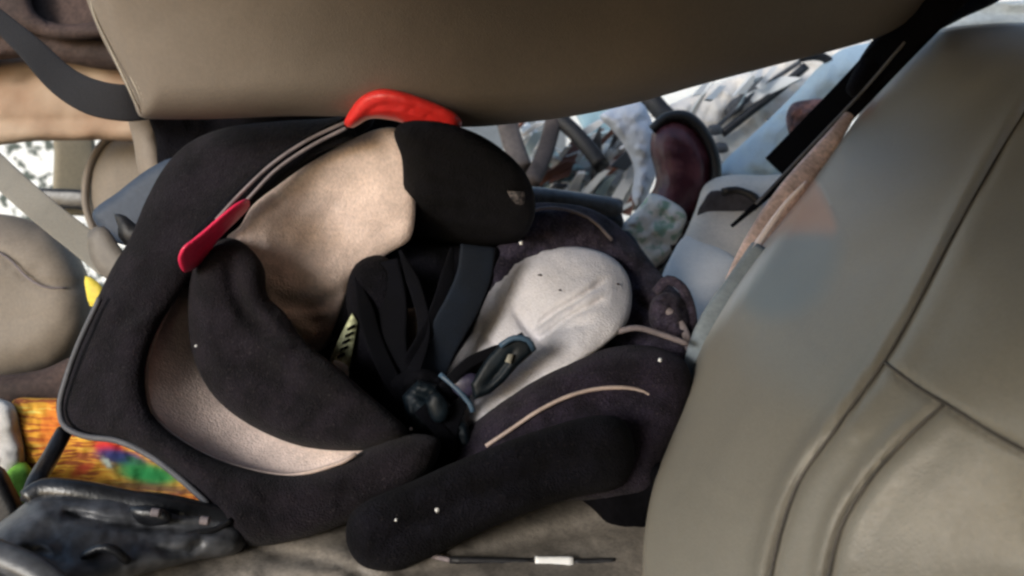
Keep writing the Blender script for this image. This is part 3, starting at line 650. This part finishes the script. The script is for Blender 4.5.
o = sweep('dash_bar', [(520, 196, 1.3), (548, 198, 1.3), (580, 202, 1.32), (600, 205, 1.33), (618, 208, 1.34)], .016, .02, M['plasticg'])
tag(o, 'dark grey dashboard bar behind the child seat rim', 'dashboard bar')
o = pillow('dashboard', [(520, 200), (560, 204), (600, 210), (622, 214), (622, 228), (604, 234), (586, 225), (520, 230)], 1.38, .02, 8, M['rubber'])
tag(o, 'black dashboard edge under the grey bar', 'dashboard')
o = pillow('airbag', [(600, 116), (618, 106), (640, 102), (650, 116), (656, 140), (657, 170), (650, 190), (640, 208), (632, 198), (634, 170), (624, 146), (612, 130)], 1.6, .04, 16, M['airbag'], nz=(.02, 26), step=3)
tag(o, 'limp pale blue grey airbag hanging left of the maroon wheel', 'airbag')
o = pillow('torn_lining', [(520, 120), (560, 150), (590, 150), (620, 130), (645, 150), (650, 190), (640, 210), (600, 206), (520, 200), (500, 170)], 1.9, .05, 20, M['debris'], nz=(.06, 18), step=3,
           grooves=[([(540, 190), (570, 160), (610, 140)], 4, .03), ([(560, 200), (600, 170), (640, 160)], 4, .03)])
tag(o, 'torn white crumpled lining seen through the gap above the child seat', 'torn lining')
o = pillow('rusty_shred', [(602, 170), (618, 158), (634, 150), (638, 158), (622, 166), (606, 176)], 1.8, .01, 5, M['stain'], nz=(.01, 8), step=3)
tag(o, 'small rust red shred on the torn white lining', 'shred')
def shards(name, n, box, dd, pal, size, label):
    rnd = random.Random(n); V = []; Fc = []; T = []
    for k in range(n):
        x = rnd.uniform(box[0], box[2]); y = rnd.uniform(box[1], box[3])
        d = dd[0] + (dd[1] - dd[0]) * rnd.random()
        c = P(x, y, d); L_ = size * rnd.uniform(.5, 1.8); W_ = L_ * rnd.uniform(.08, .30)
        u = Vector((rnd.gauss(.8, .35), rnd.gauss(0, .5), rnd.gauss(.75, .4))).normalized(); v = u.cross(Vector((rnd.gauss(0, .4), -1, rnd.gauss(0, .4)))).normalized(); w_ = u.cross(v) * .004
        u = np.array(u) * L_; v = np.array(v) * W_; w_ = np.array(w_); b = len(V)
        base = [c - u - v * rnd.uniform(.2, 1), c + u * rnd.uniform(.4, 1) - v, c + u + v * rnd.uniform(-.5, .8), c - u * rnd.uniform(.2, .9) + v]
        V += [p + w_ for p in base] + [p - w_ for p in base]
        Fc += [(b, b + 1, b + 2, b + 3), (b + 7, b + 6, b + 5, b + 4)] + [(b + i, b + 4 + i, b + 4 + (i + 1) % 4, b + (i + 1) % 4) for i in range(4)]
        T += [(*rnd.choice(pal), 1)] * 8
    o = link(name, V, Fc, M['shard'], None, False, T); tag(o, label, 'debris', kind='stuff'); return o
M['shard'] = mat('broken_trim', (.5, .5, .5), .6, 0, 20, .2, 200, tint=True)
PAL = [(.82, .82, .80), (.82, .80, .76), (.75, .78, .80), (.50, .62, .64), (.40, .50, .52), (.80, .82, .84), (.16, .17, .18), (.05, .05, .055), (.80, .81, .82), (.16, .07, .05)]
shards('shattered_debris', 60, (522, 118, 645, 206), (1.74, 1.86), PAL, .042, 'tangle of shattered pale glass and trim in the gap above the seat')
shards('scattered_fragments', 12, (690, 66, 800, 118), (1.60, 1.68), PAL[:4] + PAL[5:8] + PAL[:2], .034, 'pale and dark broken fragments lying on the cream trim panel')
o = pillow('glass_sheet', [(530, 195), (540, 175), (552, 150), (566, 160), (590, 172), (580, 186), (556, 198)], 1.78, .008, 4, mat('green_glass_flake', (.42, .58, .60), .25, .2, 30, .3, 60, bigbump=.6, bigs=30), nz=(.03, 12), step=3)
tag(o, 'pale green sheet of shattered glass between two dark posts', 'broken glass')
fr = empty('window_frame', 560, 200, 1.7, 'bent black window frame bars crossing the bright gap', 'window frame')
sweep('frame_bar', [(550, 112, 1.72), (572, 130, 1.70), (590, 150, 1.68), (602, 166, 1.66)], .017, .02, M['rubber'], fr, ex=4)
sweep('frame_bar', [(556, 110, 1.72), (550, 135, 1.70), (542, 160, 1.66), (530, 185, 1.62)], .018, .02, mat('dark_taupe_trim', (.075, .06, .055), .6, .2, 20, .2, 200), fr, ex=4)
sweep('frame_bar', [(505, 115, 1.7), (512, 140, 1.68), (522, 170, 1.65)], .022, .02, mat('taupe_trim', (.10, .085, .08), .6, .2, 20, .2, 200), fr, ex=4)
sweep('frame_bar', [(648, 96, 1.72), (662, 112, 1.7), (672, 122, 1.68)], .02, .02, M['rubber'], fr, ex=4)
o = pillow('window_pane', [(575, 106), (612, 100), (622, 130), (618, 150), (604, 160), (590, 140)], 1.95, .004, 4, mat('teal_tinted_pane', (.28, .42, .48), .2, .1, 20, .2, 30))
tag(o, 'dusty teal tinted pane behind the black frame bar', 'window pane')

tp = empty('pillar_trim', 730, 160, 1.6, 'cream trim panel with dark slots above the maroon wheel', 'trim panel')
pillow('panel', [(650, 116), (680, 100), (720, 82), (760, 66), (810, 50), (870, 40), (868, 70), (800, 110), (760, 150), (740, 185), (715, 185), (712, 150), (695, 122), (672, 118)], 1.72, .02, 10, M['console'], tp, nz=(.012, 20), step=3)
sweep('dark_slot', [(742, 98, 1.685), (736, 106, 1.685), (726, 114, 1.685)], .016, .006, M['plasticg'], tp, ex=3, taper=lambda s: .5 + .5 * math.sin(math.pi * s))
sweep('dark_slot', [(764, 80, 1.68), (752, 90, 1.68), (742, 98, 1.68)], .010, .006, M['plasticg'], tp, ex=3)
sweep('trim_bar', [(722, 134, 1.67), (750, 112, 1.66), (776, 92, 1.65), (806, 66, 1.64)], .009, .008, M['plastic'], tp, ex=3)
sweep('trim_bar', [(716, 128, 1.68), (742, 104, 1.67), (770, 82, 1.66), (800, 62, 1.65)], .005, .006, M['plasticg'], tp, ex=3)
sweep('trim_rib', [(692, 122, 1.55), (706, 134, 1.55), (716, 150, 1.55), (722, 174, 1.55)], .004, .004, M['console'], tp)
for (x, y) in ((714, 130), (720, 148), (716, 166)):
    pillow('dark_clip', [(x - 6, y - 4), (x + 6, y - 5), (x + 9, y + 3), (x - 4, y + 5)], 1.66, .008, 3, M['plasticg'], tp, step=3)
sweep('hook', [(800, 58, 1.50), (816, 56, 1.50), (828, 60, 1.50), (832, 72, 1.5), (828, 82, 1.5)], .008, .007, M['rubber'], tp)

o = pillow('curtain_airbag', [(716, 178), (722, 164), (740, 146), (768, 120), (796, 92), (820, 66), (846, 48), (880, 46), (880, 90), (840, 130), (800, 165), (770, 185), (730, 186)], 1.52, .05, 22, M['aqua'], nz=(.02, 50), step=4)
tag(o, 'pale sky blue cloth airbag bulging behind the black seat belt', 'airbag')
o = pillow('worn_glove', [(786, 118), (792, 104), (806, 100), (826, 100), (822, 112), (810, 122), (800, 132), (792, 140)], 1.45, .014, 7, mat('pinkish_grey_cloth', (.12, .085, .095), .9, 0, 40, .3, 300, col2=(.40, .22, .20), lo=.45, hi=.6), nz=(.014, 9), step=2.5)
o.name = 'pink_rag'; tag(o, 'small pinkish grey rag caught between blue cloth and black belt', 'rag')

bb = empty('seat_belt', 770, 175, 1.3, 'wide black seat belt running down from the dark upper corner to the console', 'seat belt')
sweep('webbing', [(968, -30, 1.05), (925, 16, 1.10), (880, 62, 1.17), (840, 102, 1.22), (805, 136, 1.27), (774, 166, 1.31)], .0235, .003, M['strap'], bb, ex=6, seg=20, taper=lambda s: 1.2 - .38 * s)
sweep('webbing', [(985, -30, 1.06), (940, 16, 1.11), (900, 58, 1.155), (860, 102, 1.195), (820, 146, 1.24), (778, 186, 1.24), (732, 226, 1.22)], .014, .003, M['strap'], bb, ex=6, seg=20, taper=lambda s: 1 - .8 * s * s)
sweep('guide_edge', [(905, 42, 1.12), (862, 92, 1.17), (826, 130, 1.205), (786, 172, 1.225), (756, 204, 1.22)], .0022, .0015, M['pipingd'], bb, seg=8)
pillow('anchor_cover', [(846, 92), (858, 62), (868, 46), (884, 26), (920, -10), (1000, -60), (1010, -10), (955, 22), (920, 42), (894, 72), (868, 100)], 1.19, .02, 10, M['darkb'], bb)

o = pillow('seat_top_trim', [(905, 40), (925, 18), (950, 4), (985, 2), (1080, 4), (1080, 34), (990, 32), (940, 36)], 1.42, .02, 10, mat('pale_seat_trim', (.55, .58, .57), .5, .1, 20, .1, 200), grooves=[([(930, 28), (960, 16), (1000, 12), (1080, 13)], 3, .02)])
tag(o, 'pale grey rounded trim above the top of the right seat back', 'trim')
o = slab('pale_barrier', .25, 3.2, 3.6, 3.75, -.2, 2.0, mat('pale_grey_wall', (.75, .77, .78), .9, .05, 2, .3, 60)); o.name = 'boundary_wall'
tag(o, 'pale boundary wall far behind the car beyond the right gap', 'wall')

# remove helper ids
for ob in bpy.data.objects:
    if '_o' in ob: del ob['_o']

# ============================================================ CAMERA, LIGHT
cam = bpy.data.cameras.new('camera'); co = bpy.data.objects.new('camera', cam); COL.objects.link(co)
co.location = CAM; co.rotation_euler = (math.pi / 2 - PITCH, 0, 0)
cam.sensor_width = 36; cam.lens = 36 * F / 1024; cam.clip_start = .02; cam.clip_end = 500
cam.dof.use_dof = True; cam.dof.focus_distance = .86; cam.dof.aperture_fstop = 5
SC.camera = co

SUN_EL, SUN_AZ = math.radians(21), math.radians(218)      # azimuth measured clockwise from +Y
w = bpy.data.worlds.new('World'); SC.world = w; w.use_nodes = True
nt = w.node_tree; bg = nt.nodes['Background']; sk = nt.nodes.new('ShaderNodeTexSky'); sk.sky_type = 'NISHITA'
sk.sun_disc = False; sk.sun_elevation = SUN_EL; sk.sun_rotation = SUN_AZ; sk.dust_density = 1.2; sk.air_density = 1.2
nt.links.new(sk.outputs[0], bg.inputs[0]); bg.inputs[1].default_value = .15
sl = bpy.data.lights.new('sun', 'SUN'); sl.energy = 1.7; sl.angle = math.radians(20); sl.color = (1, .985, .965)
so = bpy.data.objects.new('sun', sl); COL.objects.link(so)
dirv = Vector((math.sin(SUN_AZ) * math.cos(SUN_EL), math.cos(SUN_AZ) * math.cos(SUN_EL), math.sin(SUN_EL)))
so.rotation_euler = dirv.to_track_quat('Z', 'Y').to_euler(); so.location = (0, 0, 5)

SC.view_settings.view_transform = 'Standard'; SC.view_settings.look = 'None'
SC.view_settings.exposure = 0.5; SC.view_settings.gamma = 1
SC.cycles.filter_width = 2.6
SC.cycles.use_denoising = True
SC.cycles.max_bounces = 6
